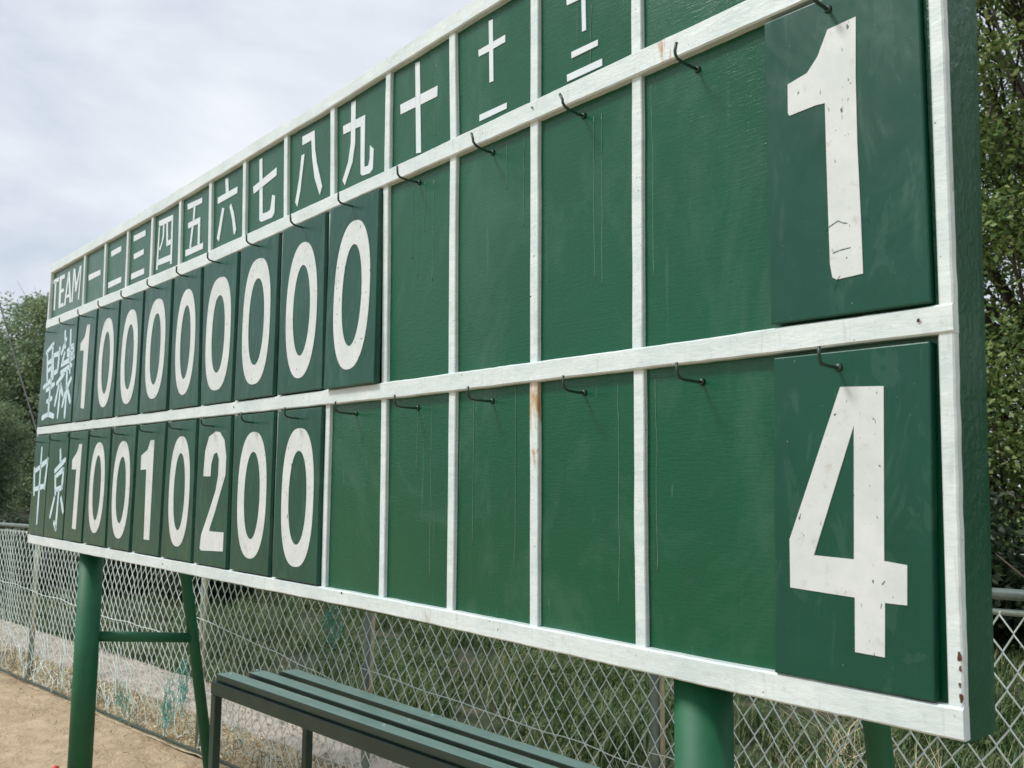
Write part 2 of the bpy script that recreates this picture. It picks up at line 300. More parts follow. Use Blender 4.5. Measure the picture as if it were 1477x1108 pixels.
D = {'char':{'TEAM':[[[-4.774,2.9158],[-4.6488,2.9157],[-4.6467,2.8906],[-4.7682,2.8887]],[[-4.7339,2.8951],[-4.6983,2.8942],[-4.6964,2.7182],[-4.7254,2.7184]],[[-4.6331,2.9164],[-4.5893,2.9162],[-4.5798,2.7184],[-4.6201,2.7171]],[[-4.5924,2.9157],[-4.5243,2.9146],[-4.5254,2.8895],[-4.5874,2.8913]],[[-4.5871,2.8292],[-4.5298,2.8282],[-4.5287,2.8074],[-4.5827,2.8078]],[[-4.5842,2.7398],[-4.519,2.7374],[-4.5179,2.7167],[-4.5812,2.7177]],[[-4.4612,2.9169],[-4.4397,2.9142],[-4.4771,2.7179],[-4.5105,2.718]],[[-4.4397,2.9142],[-4.4245,2.9125],[-4.3691,2.7206],[-4.3983,2.7194],[-4.4508,2.8797]],[[-4.466,2.7753],[-4.4171,2.777],[-4.4122,2.7596],[-4.4685,2.7575]],[[-4.353,2.9153],[-4.3309,2.9138],[-4.3366,2.7182],[-4.3626,2.7175]],[[-4.3309,2.9138],[-4.3184,2.909],[-4.2709,2.7728],[-4.2962,2.7709],[-4.331,2.869]],[[-4.2339,2.914],[-4.2168,2.9128],[-4.2709,2.7728],[-4.2886,2.8132]],[[-4.2197,2.9133],[-4.2026,2.9117],[-4.213,2.7137],[-4.2359,2.7157]]],'1':[[[-4.0577,2.8305],[-3.853,2.8271],[-3.8506,2.7984],[-4.0518,2.7974]]],'2':[[[-3.6889,2.8979],[-3.5333,2.8989],[-3.5309,2.8694],[-3.684,2.8676]],[[-3.7099,2.7323],[-3.5072,2.7316],[-3.5049,2.7024],[-3.7071,2.7005]]],'3':[[[-3.3495,2.915],[-3.1844,2.9124],[-3.1824,2.8836],[-3.3472,2.8847]],[[-3.3352,2.8174],[-3.1969,2.8193],[-3.1952,2.7926],[-3.3311,2.7897]],[[-3.3587,2.7213],[-3.1767,2.7191],[-3.1748,2.6907],[-3.3564,2.6913]]],'4':[[[-3.0088,2.9195],[-2.8306,2.9131],[-2.8293,2.8879],[-3.005,2.8904]],[[-3.0054,2.8942],[-2.9919,2.8932],[-2.9956,2.6808],[-3.016,2.6824]],[[-2.8466,2.8887],[-2.8294,2.8886],[-2.8198,2.679],[-2.8407,2.6802]],[[-2.9971,2.7282],[-2.8446,2.7258],[-2.8419,2.697],[-2.9963,2.7001]],[[-2.9524,2.8894],[-2.9354,2.8887],[-2.935,2.8271],[-2.9505,2.8012],[-2.9746,2.7677],[-2.9904,2.7798],[-2.9606,2.8068],[-2.9509,2.8411]],[[-2.9121,2.8893],[-2.8915,2.8878],[-2.8781,2.7747],[-2.8975,2.7749]],[[-2.8821,2.7987],[-2.8474,2.7998],[-2.8453,2.7756],[-2.8791,2.7749]]],'5':[[[-2.6649,2.9239],[-2.5027,2.9175],[-2.5017,2.8937],[-2.6575,2.8969]],[[-2.592,2.8971],[-2.572,2.8964],[-2.579,2.8329],[-2.5956,2.8331]],[[-2.6477,2.8338],[-2.5137,2.8335],[-2.5125,2.8071],[-2.6448,2.8081]],[[-2.6054,2.8096],[-2.5845,2.8086],[-2.6027,2.7121],[-2.6209,2.7104]],[[-2.5353,2.8085],[-2.5126,2.8078],[-2.5085,2.711],[-2.5302,2.7101]],[[-2.6635,2.7133],[-2.4709,2.7104],[-2.4712,2.684],[-2.6618,2.6838]]],'6':[[[-2.2685,2.9432],[-2.241,2.9424],[-2.2297,2.8816],[-2.2578,2.8802]],[[-2.3366,2.8784],[-2.147,2.8816],[-2.1462,2.8539],[-2.3338,2.8505]],[[-2.2874,2.8247],[-2.2662,2.816],[-2.3059,2.684],[-2.3281,2.7004]],[[-2.216,2.8127],[-2.2027,2.8236],[-2.1695,2.7728],[-2.1438,2.7029],[-2.1567,2.6822],[-2.1664,2.692],[-2.1853,2.7527]]],'7':[[[-1.9545,2.9429],[-1.9305,2.9441],[-1.9226,2.8566],[-1.9472,2.8529]],[[-2.0011,2.8444],[-1.8057,2.8741],[-1.8048,2.8428],[-1.9944,2.8143]],[[-1.9444,2.8194],[-1.9191,2.8235],[-1.9097,2.7169],[-1.8741,2.714],[-1.8472,2.7172],[-1.8411,2.7378],[-1.8347,2.7738],[-1.8103,2.7644],[-1.8113,2.6984],[-1.8293,2.6841],[-1.9191,2.6855],[-1.9359,2.6958]]],'8':[[[-1.6109,2.9378],[-1.5218,2.9367],[-1.5135,2.8631],[-1.4991,2.8126],[-1.4561,2.7153],[-1.4714,2.6884],[-1.5107,2.7575],[-1.5331,2.8372],[-1.5427,2.9057],[-1.6088,2.9052]],[[-1.6126,2.8683],[-1.5906,2.8684],[-1.6133,2.7354],[-1.6318,2.6816],[-1.6483,2.702],[-1.6245,2.7858]]],'9':[[[-1.276,2.9609],[-1.2478,2.9602],[-1.2451,2.8116],[-1.2587,2.7495],[-1.3037,2.6821],[-1.3192,2.7024],[-1.2859,2.7566],[-1.2722,2.8191]],[[-1.3252,2.8938],[-1.2739,2.8931],[-1.2724,2.8627],[-1.3215,2.8639]],[[-1.2478,2.8927],[-1.1867,2.8921],[-1.1836,2.7144],[-1.1593,2.7127],[-1.1521,2.7357],[-1.1528,2.7786],[-1.1299,2.7599],[-1.132,2.695],[-1.1485,2.6851],[-1.1933,2.6875],[-1.2053,2.6959],[-1.2126,2.8606],[-1.2463,2.8625]]],'10':[[[-0.9061,2.9705],[-0.8827,2.9679],[-0.8669,2.6773],[-0.8918,2.6813]],[[-0.9828,2.8621],[-0.9015,2.8615],[-0.8995,2.8293],[-0.9796,2.83]],[[-0.8783,2.8614],[-0.7891,2.8606],[-0.7899,2.828],[-0.8763,2.8288]]],'11':[[[-0.555,2.9702],[-0.538,2.9688],[-0.5321,2.7885],[-0.5488,2.79]],[[-0.5991,2.9011],[-0.553,2.902],[-0.5519,2.881],[-0.5971,2.8816]],[[-0.5362,2.9025],[-0.4844,2.9037],[-0.4842,2.8833],[-0.5351,2.8821]],[[-0.5907,2.7099],[-0.4752,2.7096],[-0.4757,2.6933],[-0.5904,2.6918]]],'12':[[[-0.1981,2.9657],[-0.1846,2.9645],[-0.1803,2.8018],[-0.1937,2.8022]],[[-0.2489,2.9094],[-0.1969,2.9077],[-0.1962,2.8893],[-0.247,2.8921]],[[-0.184,2.9075],[-0.1483,2.9064],[-0.1483,2.8881],[-0.1834,2.8892]],[[-0.2309,2.7632],[-0.1409,2.7623],[-0.1409,2.7475],[-0.2302,2.7467]],[[-0.2465,2.7092],[-0.1269,2.7096],[-0.127,2.6918],[-0.2452,2.6911]]]},'one':[[0.5278,2.5496],[0.5241,2.4401],[0.5233,2.3102],[0.5256,2.1761],[0.5266,2.0708],[0.4758,2.0681],[0.4677,2.0733],[0.4637,2.0992],[0.4629,2.1896],[0.4622,2.3042],[0.4622,2.4056],[0.4437,2.4073],[0.3876,2.4037],[0.3844,2.4089],[0.3853,2.4672],[0.4269,2.4761],[0.4496,2.501],[0.4714,2.5462]],'four':[[0.4756,1.8724],[0.5564,1.8681],[0.5472,1.5695],[0.5869,1.5654],[0.5844,1.4994],[0.5462,1.4995],[0.5429,1.4092],[0.4897,1.4106],[0.4921,1.5032],[0.3661,1.509],[0.3667,1.5966]],'four_in':[[0.4996,1.8023],[0.4927,1.5686],[0.4155,1.5707]],'two':[[-2.3004,1.7079],[-2.2312,1.707],[-2.2287,1.7561],[-2.2076,1.7955],[-2.1784,1.8023],[-2.1585,1.7761],[-2.1573,1.7143],[-2.1757,1.6526],[-2.2295,1.5689],[-2.296,1.4728],[-2.3033,1.4203],[-2.2895,1.4128],[-2.0851,1.4214],[-2.085,1.4932],[-2.2165,1.4921],[-2.2176,1.5023],[-2.1787,1.5602],[-2.1269,1.6532],[-2.0921,1.7144],[-2.0918,1.7855],[-2.1145,1.8473],[-2.1616,1.8818],[-2.1991,1.8851],[-2.2605,1.8671],[-2.2931,1.8096]],'one_a':[[-3.9162,1.8774],[-3.9657,1.8786],[-3.9913,1.8385],[-4.0738,1.7936],[-4.0707,1.7422],[-3.9896,1.7419],[-4.002,1.424],[-3.9352,1.422]],'one_b':[[-2.8614,1.8703],[-2.9077,1.8699],[-2.9372,1.8277],[-3.0174,1.8015],[-3.0153,1.7356],[-2.9437,1.7379],[-2.9328,1.4223],[-2.8653,1.4225]],'one_c':[[-3.8954,2.5278],[-3.9447,2.5307],[-3.9757,2.4666],[-4.0438,2.4375],[-4.0465,2.3978],[-3.9785,2.3919],[-3.9694,2.075],[-3.9091,2.0677]],'sei':[[[-4.7272,2.453],[-4.5762,2.4946]],[[-4.7023,2.4505],[-4.6668,2.2696]],[[-4.5932,2.4822],[-4.5809,2.2405]],[[-4.6717,2.3843],[-4.6042,2.3952]],[[-4.6615,2.3376],[-4.6044,2.3498]],[[-4.7417,2.2407],[-4.5695,2.2791]],[[-4.5715,2.4261],[-4.5509,2.2833]],[[-4.5702,2.4203],[-4.4365,2.424]],[[-4.4429,2.4552],[-4.4625,2.3207]],[[-4.547,2.311],[-4.4625,2.3207]],[[-4.6758,2.2189],[-4.514,2.2469]],[[-4.5969,2.2417],[-4.6015,2.062]],[[-4.6504,2.1491],[-4.5452,2.1652]],[[-4.7308,2.0539],[-4.604,2.0733],[-4.4827,2.0536]]],'rei':[[[-4.3581,2.5429],[-4.3351,2.4467]],[[-4.3209,2.4946],[-4.4066,2.4154]],[[-4.3415,2.4145],[-4.3772,2.363]],[[-4.2477,2.5353],[-4.2172,2.2892]],[[-4.2879,2.42],[-4.1768,2.4436]],[[-4.1773,2.4464],[-4.1704,2.3653]],[[-4.2835,2.3978],[-4.1667,2.3917]],[[-4.3927,2.3479],[-4.1547,2.3745]],[[-4.393,2.3038],[-4.1898,2.3297]],[[-4.4653,2.2433],[-4.3261,2.2928]],[[-4.274,2.3047],[-4.2591,2.185],[-4.2656,2.038]],[[-4.3793,2.2369],[-4.4049,2.0444]],[[-4.4207,2.2289],[-4.4769,2.1167]],[[-4.377,2.2258],[-4.3283,2.168]],[[-4.1839,2.2544],[-4.2543,2.2061]],[[-4.2844,2.1759],[-4.3242,2.1028]],[[-4.2329,2.1886],[-4.1748,2.1183]]],'chu':[[[-4.6957,1.8723],[-4.7025,1.4237]],[[-4.8329,1.7523],[-4.8031,1.5907]],[[-4.822,1.731],[-4.5529,1.7998]],[[-4.5546,1.8076],[-4.5898,1.6328]],[[-4.7877,1.6252],[-4.5932,1.6482]]],'kyo':[[[-4.3118,1.8543],[-4.294,1.7844]],[[-4.3954,1.7327],[-4.2046,1.7982]],[[-4.3808,1.7051],[-4.3554,1.6008]],[[-4.3635,1.7052],[-4.227,1.7446]],[[-4.2275,1.747],[-4.2385,1.6369]],[[-4.3473,1.6282],[-4.2312,1.6419]],[[-4.2944,1.6215],[-4.3091,1.4052]],[[-4.372,1.5806],[-4.4361,1.4693]],[[-4.2443,1.5831],[-4.1871,1.5069]],[[-4.3515,1.4427],[-4.3006,1.4055]]],'S':{'b0':{-12:-4.1042,-11:-3.746,-10:-3.4031,-9:-3.0612,-8:-2.7095,-7:-2.3776,-6:-2.0512,-5:-1.7032,-4:-1.3675,-3:-1.0363,-2:-0.6972,-1:-0.3567,0:-0.0119},'b1':{-12:-4.1188,-11:-3.7823,-10:-3.4295,-9:-3.0885,-8:-2.7317,-7:-2.4082,-6:-2.0519,-5:-1.7057,-4:-1.3702,-3:-1.0396,-2:-0.6964,-1:-0.3562,0:-0.011},'c0':{-12:-4.1322,-11:-3.7883,-10:-3.4349,-9:-3.0804,-8:-2.7206,-7:-2.3773,-6:-2.0555,-5:-1.704,-4:-1.355,-3:-1.0222,-2:-0.6876,-1:-0.352,0:-0.0133},'c1':{-13:-4.5441,-12:-4.1606,-11:-3.8099,-10:-3.4529,-9:-3.0895,-8:-2.7244,-7:-2.387,-6:-2.0498,-5:-1.6944,-4:-1.3555,-3:-1.0219,-2:-0.6837,-1:-0.3515,0:-0.0109},'d0':{-13:-4.5525,-12:-4.1694,-11:-3.8217,-10:-3.4418,-9:-3.1005,-8:-2.7381,-7:-2.379,-6:-2.043,-5:-1.6949,-4:-1.3516,-3:-1.0131,-2:-0.6799,-1:-0.3465,0:-0.0099},'a1':{-12:-4.1177,-11:-3.7615,-8:-2.7282,-7:-2.3981,-6:-2.0684,-5:-1.7215,-4:-1.385,-3:-1.0403,-2:-0.7097,-1:-0.359,0:-0.011}}}
# ------------------------------------------------------------------ setting: ground
def fy(x): return .921+.0983*(x+4.5546)          # the fence line
def ft(x): return 1.26+(x+8.2)*.0137              # fence height
def grid_mesh(name, x0, x1, y0, y1, nx, ny, zf, mat, kind='structure'):
    xs = np.linspace(x0, x1, nx); ys = np.linspace(y0, y1, ny); X, Y = np.meshgrid(xs, ys)
    Zs = np.array([[zf(a, b) for a in xs] for b in ys]); V = np.stack([X, Y, Zs], -1).reshape(-1, 3)
    i = np.arange((nx-1)*(ny-1)); r = i//(nx-1); c = i % (nx-1); a = r*nx+c
    o = np_mesh(name, V, np.stack([a, a+1, a+nx+1, a+nx], 1), mat, None, True); tag(o, kind=kind); return o
far = pyd('ground', [(-400, -400, -.06), (400, -400, -.06), (400, 400, -.06), (-400, 400, -.06)], [(0, 1, 2, 3)], M['soil']); tag(far, kind='structure')
def sheet(name, pts, z, mat):
    o = pyd(name, [(x, y, z) for x, y in pts], [tuple(range(len(pts)))], mat); return tag(o, kind='structure')
# the dirt field runs up to the fence line
n = 90; V = []; F = []
xs = np.linspace(-14, 8, n)
rows = [-4, -3, -2, -1.2, -.6, -.2, .1, .35, .55, .75, .9, 1.]
for x in xs:
    for k in rows:
        y = k if k < .1 else .1+(fy(x)-.1)*(k-.1)/.9
        z = .012*mnoise.fractal(Vector((x*1.3, y*1.3, 0)), .8, 2, 5)+.006*mnoise.noise(Vector((x*7, y*7, 3)))
        if k == 1.: z -= .02
        V.append((x, y, z-.004))
m = len(rows)
for i in range(n-1):
    for j in range(m-1): F.append((i*m+j, (i+1)*m+j, (i+1)*m+j+1, i*m+j+1))
tag(pyd('dirt_ground', V, F, M['dirt'], None, True), kind='structure')
sheet('playing_field', [(-160, -160), (160, -160), (160, -3.98), (-160, -3.98)], -.03, M['dirt'])
sheet('playing_field_end', [(-160, -4.1), (-13.9, -4.1), (-13.9, fy(-14)), (-160, fy(-14))], -.028, M['dirt'])
# strip of bare straw soil, concrete path, grass bank beyond the fence
def band(name, o0, o1, zf, mat, nx=120, ny=6, x0=-22, x1=8):
    V = []; F = []
    for x in np.linspace(x0, x1, nx):
        for k in np.linspace(0, 1, ny): y = fy(x)+o0+(o1-o0)*k; V.append((x, y, zf(x, y, k)))
    for i in range(nx-1):
        for j in range(ny-1): F.append((i*ny+j, (i+1)*ny+j, (i+1)*ny+j+1, i*ny+j+1))
    return tag(pyd(name, V, F, mat, None, True), kind='structure')
band('straw_strip', -.05, .42, lambda x, y, k: -.012+.02*mnoise.noise(Vector((x*4, y*4, 1))), M['straw_soil'], 200, 8)
pth = band('concrete_path', .40, .96, lambda x, y, k: .03, M['concrete'], 60, 2, -22, -1.4)
V = []; F = []
for i, x in enumerate(np.linspace(-22, -1.4, 60)):
    V += [(x, fy(x)+.40, .03), (x, fy(x)+.40, -.06)]
    if i: F.append((2*i-2, 2*i-1, 2*i+1, 2*i))
tag(pyd('path_kerb', V, F, M['concrete']), kind='structure')
def bank_z(x, y):
    d = y-fy(x)-1.
    return -.02+.05*max(0, d)**.9*.5+.05*mnoise.noise(Vector((x*.6, y*.6, 0)))*min(1, max(0, d))
band('grass_bank', .38, 1.06, lambda x, y, k: -.015, M['soil'], 60, 3, -1.4, 8)
band('grass_slope', .95, 15, lambda x, y, k: bank_z(x, y), M['soil'], 90, 40, -60, 12)

# ------------------------------------------------------------------ the scoreboard
S = D['S']
board = empty('scoreboard', (-2.08, .09, 0))
tag(board, 'green painted scoreboard on steel posts with white rails, inning numerals and TEAM heading', 'scoreboard')
Bo = Matrix.Translation((2.08, -.09, 0))
def bp(o):                                     # child built in world coordinates
    o.parent = board; o.matrix_parent_inverse = Bo; return o
TB = [(-4.83, 2.957), (-3.74, 2.953), (-2.9, 2.951), (-2.07, 2.963), (-1.75, 2.969), (-1.45, 2.970), (-1.1, 2.98), (-.48, 2.994), (.7, 3.008)]
TT = [(-4.83, 3.012), (-3.3, 3.006), (-2.6, 3.009), (-2.2, 3.012), (-1.94, 3.019), (-1.6, 3.016), (-1.1, 3.031), (-.6, 3.047), (.7, 3.064)]
BT = [(-4.83, 2.664), (-3.4, 2.654), (-2.45, 2.648), (-1, 2.659), (.04, 2.677), (.7, 2.685)]
BB = [(-4.83, 2.610), (-3.4, 2.597), (-2.36, 2.592), (-1, 2.612), (.04, 2.6205), (.7, 2.627)]
CT = [(-4.86, 2.005), (-2.3, 1.995), (-.9, 1.993), (0, 1.994), (.7, 1.998)]
CB = [(-4.86, 1.957), (-2.3, 1.948), (-.91, 1.942), (0, 1.9465), (.7, 1.9485)]
DT = [(-4.92, 1.350), (-2.2, 1.353), (-.9, 1.355), (0, 1.350), (.7, 1.347)]
DB = [(-4.92, 1.297), (-2.2, 1.307), (-.9, 1.310), (.26, 1.2965), (.7, 1.2955)]
EX = [(1.297, -4.900), (2.0, -4.846), (2.62, -4.792), (3.01, -4.782)]     # left edge by height
def ex(z): return lerp(EX, z)
def rail(name, bot, top, xr, yf=0., yb=.02, jit=.0014, ns=260):
    """long flat rail whose edges wander a little, as hand-painted timber does"""
    zc = (bot[0][1]+top[0][1])/2; xl = ex(zc); V = []; F = []
    sd_ = hash(name) % 7
    for i in range(ns):
        x = xl+(xr-xl)*i/(ns-1)
        nz = lambda k, s=9: jit*mnoise.noise(Vector((x*s, k, 4.1)))+jit*.6*mnoise.noise(Vector((x*41, k, 9.)))
        zb = lerp(bot, x)+nz(1.3); zt = lerp(top, x)+nz(7.7); yy = yf+.6*nz(3.1, 5)
        e = .0035
        V += [(x, yb, zb), (x, yy+e, zb), (x, yy, zb+e), (x, yy, zt-e), (x, yy+e, zt), (x, yb, zt)]
    for i in range(ns-1):
        a = i*6
        for k in range(5): F.append((a+k, a+k+6, a+k+7, a+k+1))
    F.append((0, 1, 2, 3, 4, 5)); F.append(tuple(reversed(range((ns-1)*6, ns*6))))
    o = bp(pyd(name, V, F, M['white'])); o['label'] = 'white painted wooden rail'; return o
XR = .664
rail('rail', TB, TT, XR); rail('rail', BB, BT, XR+.012, -.002); rail('rail', CB, CT, XR+.012, -.002); rail('rail', DB, DT, XR+.002, -.003)
# body: face panels (one per row of sheet), back, top, bottom, end
def quad_panel(name, rowb, rowt, mat):
    zb, zt = rowb, rowt; nx = 60; V = []; F = []
    for i in range(nx):
        s = i/(nx-1)
        for z in np.linspace(zb, zt, 5):
            x = ex(z)+(.655-ex(z))*s; V.append((x, .02+.0012*mnoise.noise(Vector((x*2, z*2, 5))), z))
    for i in range(nx-1):
        for k in range(4): a = i*5+k; F.append((a, a+5, a+6, a+1))
    return bp(pyd(name, V, F, mat, None, True))
quad_panel('face_panel', 1.305, 1.97, M['board']); quad_panel('face_panel', 1.97, 2.63, M['board']); quad_panel('face_panel', 2.63, 3.0, M['board'])
bm = bmesh.new()
add_hex(bm, [(ex(1.3)+.004, .024, 1.30), (.640, .024, 1.30), (.640, .136, 1.30), (ex(1.3)+.004, .136, 1.30), (ex(3.)+.004, .024, 3.0), (.650, .024, 3.0), (.650, .20, 3.0), (ex(3.)+.004, .20, 3.0)])
bp(bm_obj('back_box', bm, M['side']))
# right end board, rough thick paint
V = []; F = []; nz_ = 70; ny = 7
for i in range(nz_):
    z = 1.290+(3.06-1.290)*i/(nz_-1); dep = .132+(z-1.279)*.0475
    for k in range(ny):
        y = .008+(dep-.008)*k/(ny-1); V.append((.664+.0009*mnoise.noise(Vector((y*30, z*30, 2)))+(-.003 if k in (0, ny-1) else 0), y, z))
b0 = len(V)
for i in range(nz_):
    z = 1.290+(3.06-1.290)*i/(nz_-1); dep = .132+(z-1.279)*.0475; V += [(.645, .008, z), (.645, dep, z)]
for i in range(nz_-1):
    for k in range(ny-1): a = i*ny+k; F.append((a, a+1, a+ny+1, a+ny))
    F.append((i*ny, (i+1)*ny, b0+2*i+2, b0+2*i)); F.append((i*ny+ny-1, b0+2*i+1, b0+2*i+3, (i+1)*ny+ny-1))
F.append(tuple(range(0, ny))[::-1]+(b0, b0+1)[:0]+(b0, b0+1)); F.append(tuple(range((nz_-1)*ny, nz_*ny))+(b0+2*nz_-1, b0+2*nz_-2))
o = bp(pyd('side_panel', V, F, M['side'], None, False))
bv = None
# vertical strips between the innings
def strip(u, row, z0, z1, xb, xt, hw=.0135, yf=.008):
    V = []; F = []; ns = 14; ph = rng.uniform(0, 9)
    for i in range(ns):
        s = i/(ns-1); z = z0+(z1-z0)*s; x = xb+(xt-xb)*s+.0016*mnoise.noise(Vector((ph, z*4, u)))
        h = hw+.0012*mnoise.noise(Vector((ph+5, z*9, u)))
        V += [(x-h, .021, z), (x-h, yf+.002, z), (x-h+.002, yf, z), (x+h-.002, yf, z), (x+h, yf+.002, z), (x+h, .021, z)]
    for i in range(ns-1):
        a = i*6
        for k in range(5): F.append((a+k, a+k+1, a+k+7, a+k+6))
    return bp(pyd('strip', V, F, M['strip_rust' if (u, row) == (-1, 2) else 'strip']))
for u in range(-12, 1):
    hw = .0115+.0035*(u+12)/12
    xt = S['a1'].get(u, S['b0'][u]-.01); strip(u, 0, lerp(BT, S['b0'][u])-.002, lerp(TB, xt)+.002, S['b0'][u], xt, hw)
    strip(u, 1, lerp(CT, S['c0'][u])-.002, lerp(BB, S['b1'][u])+.002, S['c0'][u], S['b1'][u], hw)
    if u > -12: strip(u, 2, lerp(DT, S['d0'][u])-.002, lerp(CB, S['c1'][u])+.002, S['d0'][u], S['c1'][u], hw)
# end trims
def trim(x0b, x1b, x0t, x1t, z0, z1, mat=M['white']):
    V = []; F = []; ns = 50
    for i in range(ns):
        s = i/(ns-1); z = z0+(z1-z0)*s; a = x0b+(x0t-x0b)*s; b = x1b+(x1t-x1b)*s+.0012*mnoise.noise(Vector((1, z*22, 3)))
        V += [(a, .02, z), (a, .004, z), (a+.003, .0015, z), (b-.003, .0015, z), (b, .004, z), (b, .02, z)]
    for i in range(ns-1):
        q = i*6
        for k in range(5): F.append((q+k, q+k+1, q+k+7, q+k+6))
    return bp(pyd('end_trim', V, F, mat))
trim(.641, .6655, .649, .675, 1.345, 1.95); trim(.652, .676, .656, .681, 1.997, 2.63); trim(.656, .68, .66, .684, 2.684, 3.01)
for za, zb in ((1.35, 1.957), (2.004, 2.611), (2.663, 2.958)): trim(ex(za)-.002, ex(za)+.02, ex(zb)-.002, ex(zb)+.02, za, zb)
# heading characters, flat white tape cut-outs (one object per cell)
for k, polys in D['char'].items():
    a = Acc()
    for pl in polys: flat_poly(a, [pl if sum((pl[i][0]-pl[i-1][0])*(pl[i][1]+pl[i-1][1]) for i in range(len(pl))) < 0 else pl[::-1]], .0205, .0025)
    o = bp(a.obj('heading_character', M['tape']))
    o['label'] = 'white tape lettering reading '+{'TEAM': 'TEAM', '1': '一', '2': '二', '3': '三', '4': '四', '5': '五', '6': '六', '7': '七', '8': '八', '9': '九', '10': '十', '11': '十一', '12': '十二'}[k]
# hooks
def cellx(row, u):
    t = ('b1', 'c1')[row]; a = S[t][u-1] if u-1 in S[t] else S[t][u]-.36; return (a+S[t][u])/2
hooks = []
for row, zb in ((0, 2.586), (1, 1.908)):
    xs_ = [cellx(row, u)-.006 for u in range(-11, 1)]+[.153, .473]
    if row: xs_ += [-4.36, -4.70]
    else: xs_ += [-4.31, -4.68]
    for x in xs_:
        z = zb+(0 if row else .01*max(-1, min(0, (x+1)/1.5))); j = rng.normal(0, .007, 3)
        tip = .024 if row == 0 else .024
        path = [(x, .019, z), (x, .0, z-.001), (x+j[0]*.5, -.035, z+.0005), (x+j[0], -.049, z+.003), (x+j[0], -.056, z+.010), (x+j[0], -.057, z+.018), (x+j[0]+j[1]*.6, -.058, z+.01+tip)]
        V, F = tube_arrays(path, .0034, 8); a = Acc(); a.add(V, F)
        V, F = tube_arrays([(x, .0195, z), (x, .0145, z)], [.0085, .006], 10); a.add(V, F)
        if x > .4: V, F = tube_arrays([(x, -.0052, z), (x, -.009, z)], [.0085, .006], 10); a.add(V, F)
        bp(a.obj('hook', M['hook'], None, True))
# pale paint drips running down the face
a = Acc()
for x, z0, ln in ((.365, 2.60, .55), (.025, 2.60, .45), (-.13, 2.575, .42), (-.155, 2.575, .4), (-.405, 2.595, .24), (-.475, 2.59, .12), (-.875, 2.58, .28), (-.905, 2.58, .22), (-.845, 2.58, .15), (-.80, 2.575, .3), (.03, 1.93, .42), (-.08, 1.93, .5), (-.43, 1.94, .46), (-.60, 1.93, .4), (-.79, 1.93, .5), (-.86, 1.93, .2), (-.905, 2.94, .27), (-.80, 2.93, .22), (-.165, 2.86, .18)):
    P = []; W = []; k = 26
    for i in range(k):
        s = i/(k-1); P.append((x+.004*mnoise.noise(Vector((x*50, s*6, 0))), .0198, z0-ln*s)); W.append(.0007+.0007*abs(mnoise.noise(Vector((x*9, s*9, 2))))+(.0008 if i == k-1 else 0))
    V, F = tube_arrays(P, W, 5); a.add(V, F)
o = bp(a.obj('paint_drips', M['drip'], None, True)); o['kind'] = 'stuff'
a = Acc()
for x, z in [(-1.215, 1.348), (-3.9, 1.98), (-2.05, 1.975), (.62, 1.975), (-2.7, 1.33), (-.35, 2.65)]:
    pl = [(x+.0032*math.cos(t)*(1+.3*math.sin(2*t+x*9)), z+.0034*math.sin(t)) for t in np.linspace(0, 2*math.pi, 9)[:-1]]; flat_poly(a, [pl], -.0045 if x < .66 else .0013, .0006)
o = bp(a.obj('nail_heads', M['rust'])); o['kind'] = 'stuff'
# rust holes in the bottom right trim
a = Acc()
for x, z, s in ((.6622, 1.427, .75), (.6632, 1.408, .45), (.6612, 1.382, .4), (.6625, 1.362, .7)):
    pl = [(x+s*.0042*math.cos(t)*(1+.4*math.sin(3*t+z*900)), z+s*.013*math.sin(t)*(1+.25*math.cos(2*t))) for t in np.linspace(0, 2*math.pi, 12)[:-1]]; flat_poly(a, [pl], .0013, .0006)
o = bp(a.obj('rust_patch', M['rust'])); o['kind'] = 'stuff'
# posts, raked struts, cross bars
for i, (px, sx) in enumerate(((-4.0, -3.94), (.085, .205))):
    po = bp(tube('post', [(px, .100, -.05), (px, .100, 1.29)], .0615, M['post'], None, 28)); 
    V, F = tube_arrays([(px, .232, 1.29), (px, .232, 2.9)], .0615, 16)
    bp(tube('post_top', [(px+.1, .155, 1.30), (px+.1, .165, 2.85)], .03, M['post'], None, 12))
    q = lambda z: (.716-(z-.48)*.17)
    bp(tube('strut', [(sx, q(-.05), -.05), (sx, q(1.2), 1.2), (sx, q(2.7), 2.7), (sx, q(2.75)-.03, 2.76), (sx, .19, 2.78)], .031, M['post'], None, 20))
    bp(tube('crossbar', [(px, .150, .840), (sx, q(.785), .787)], .028, M['post'], None, 16))

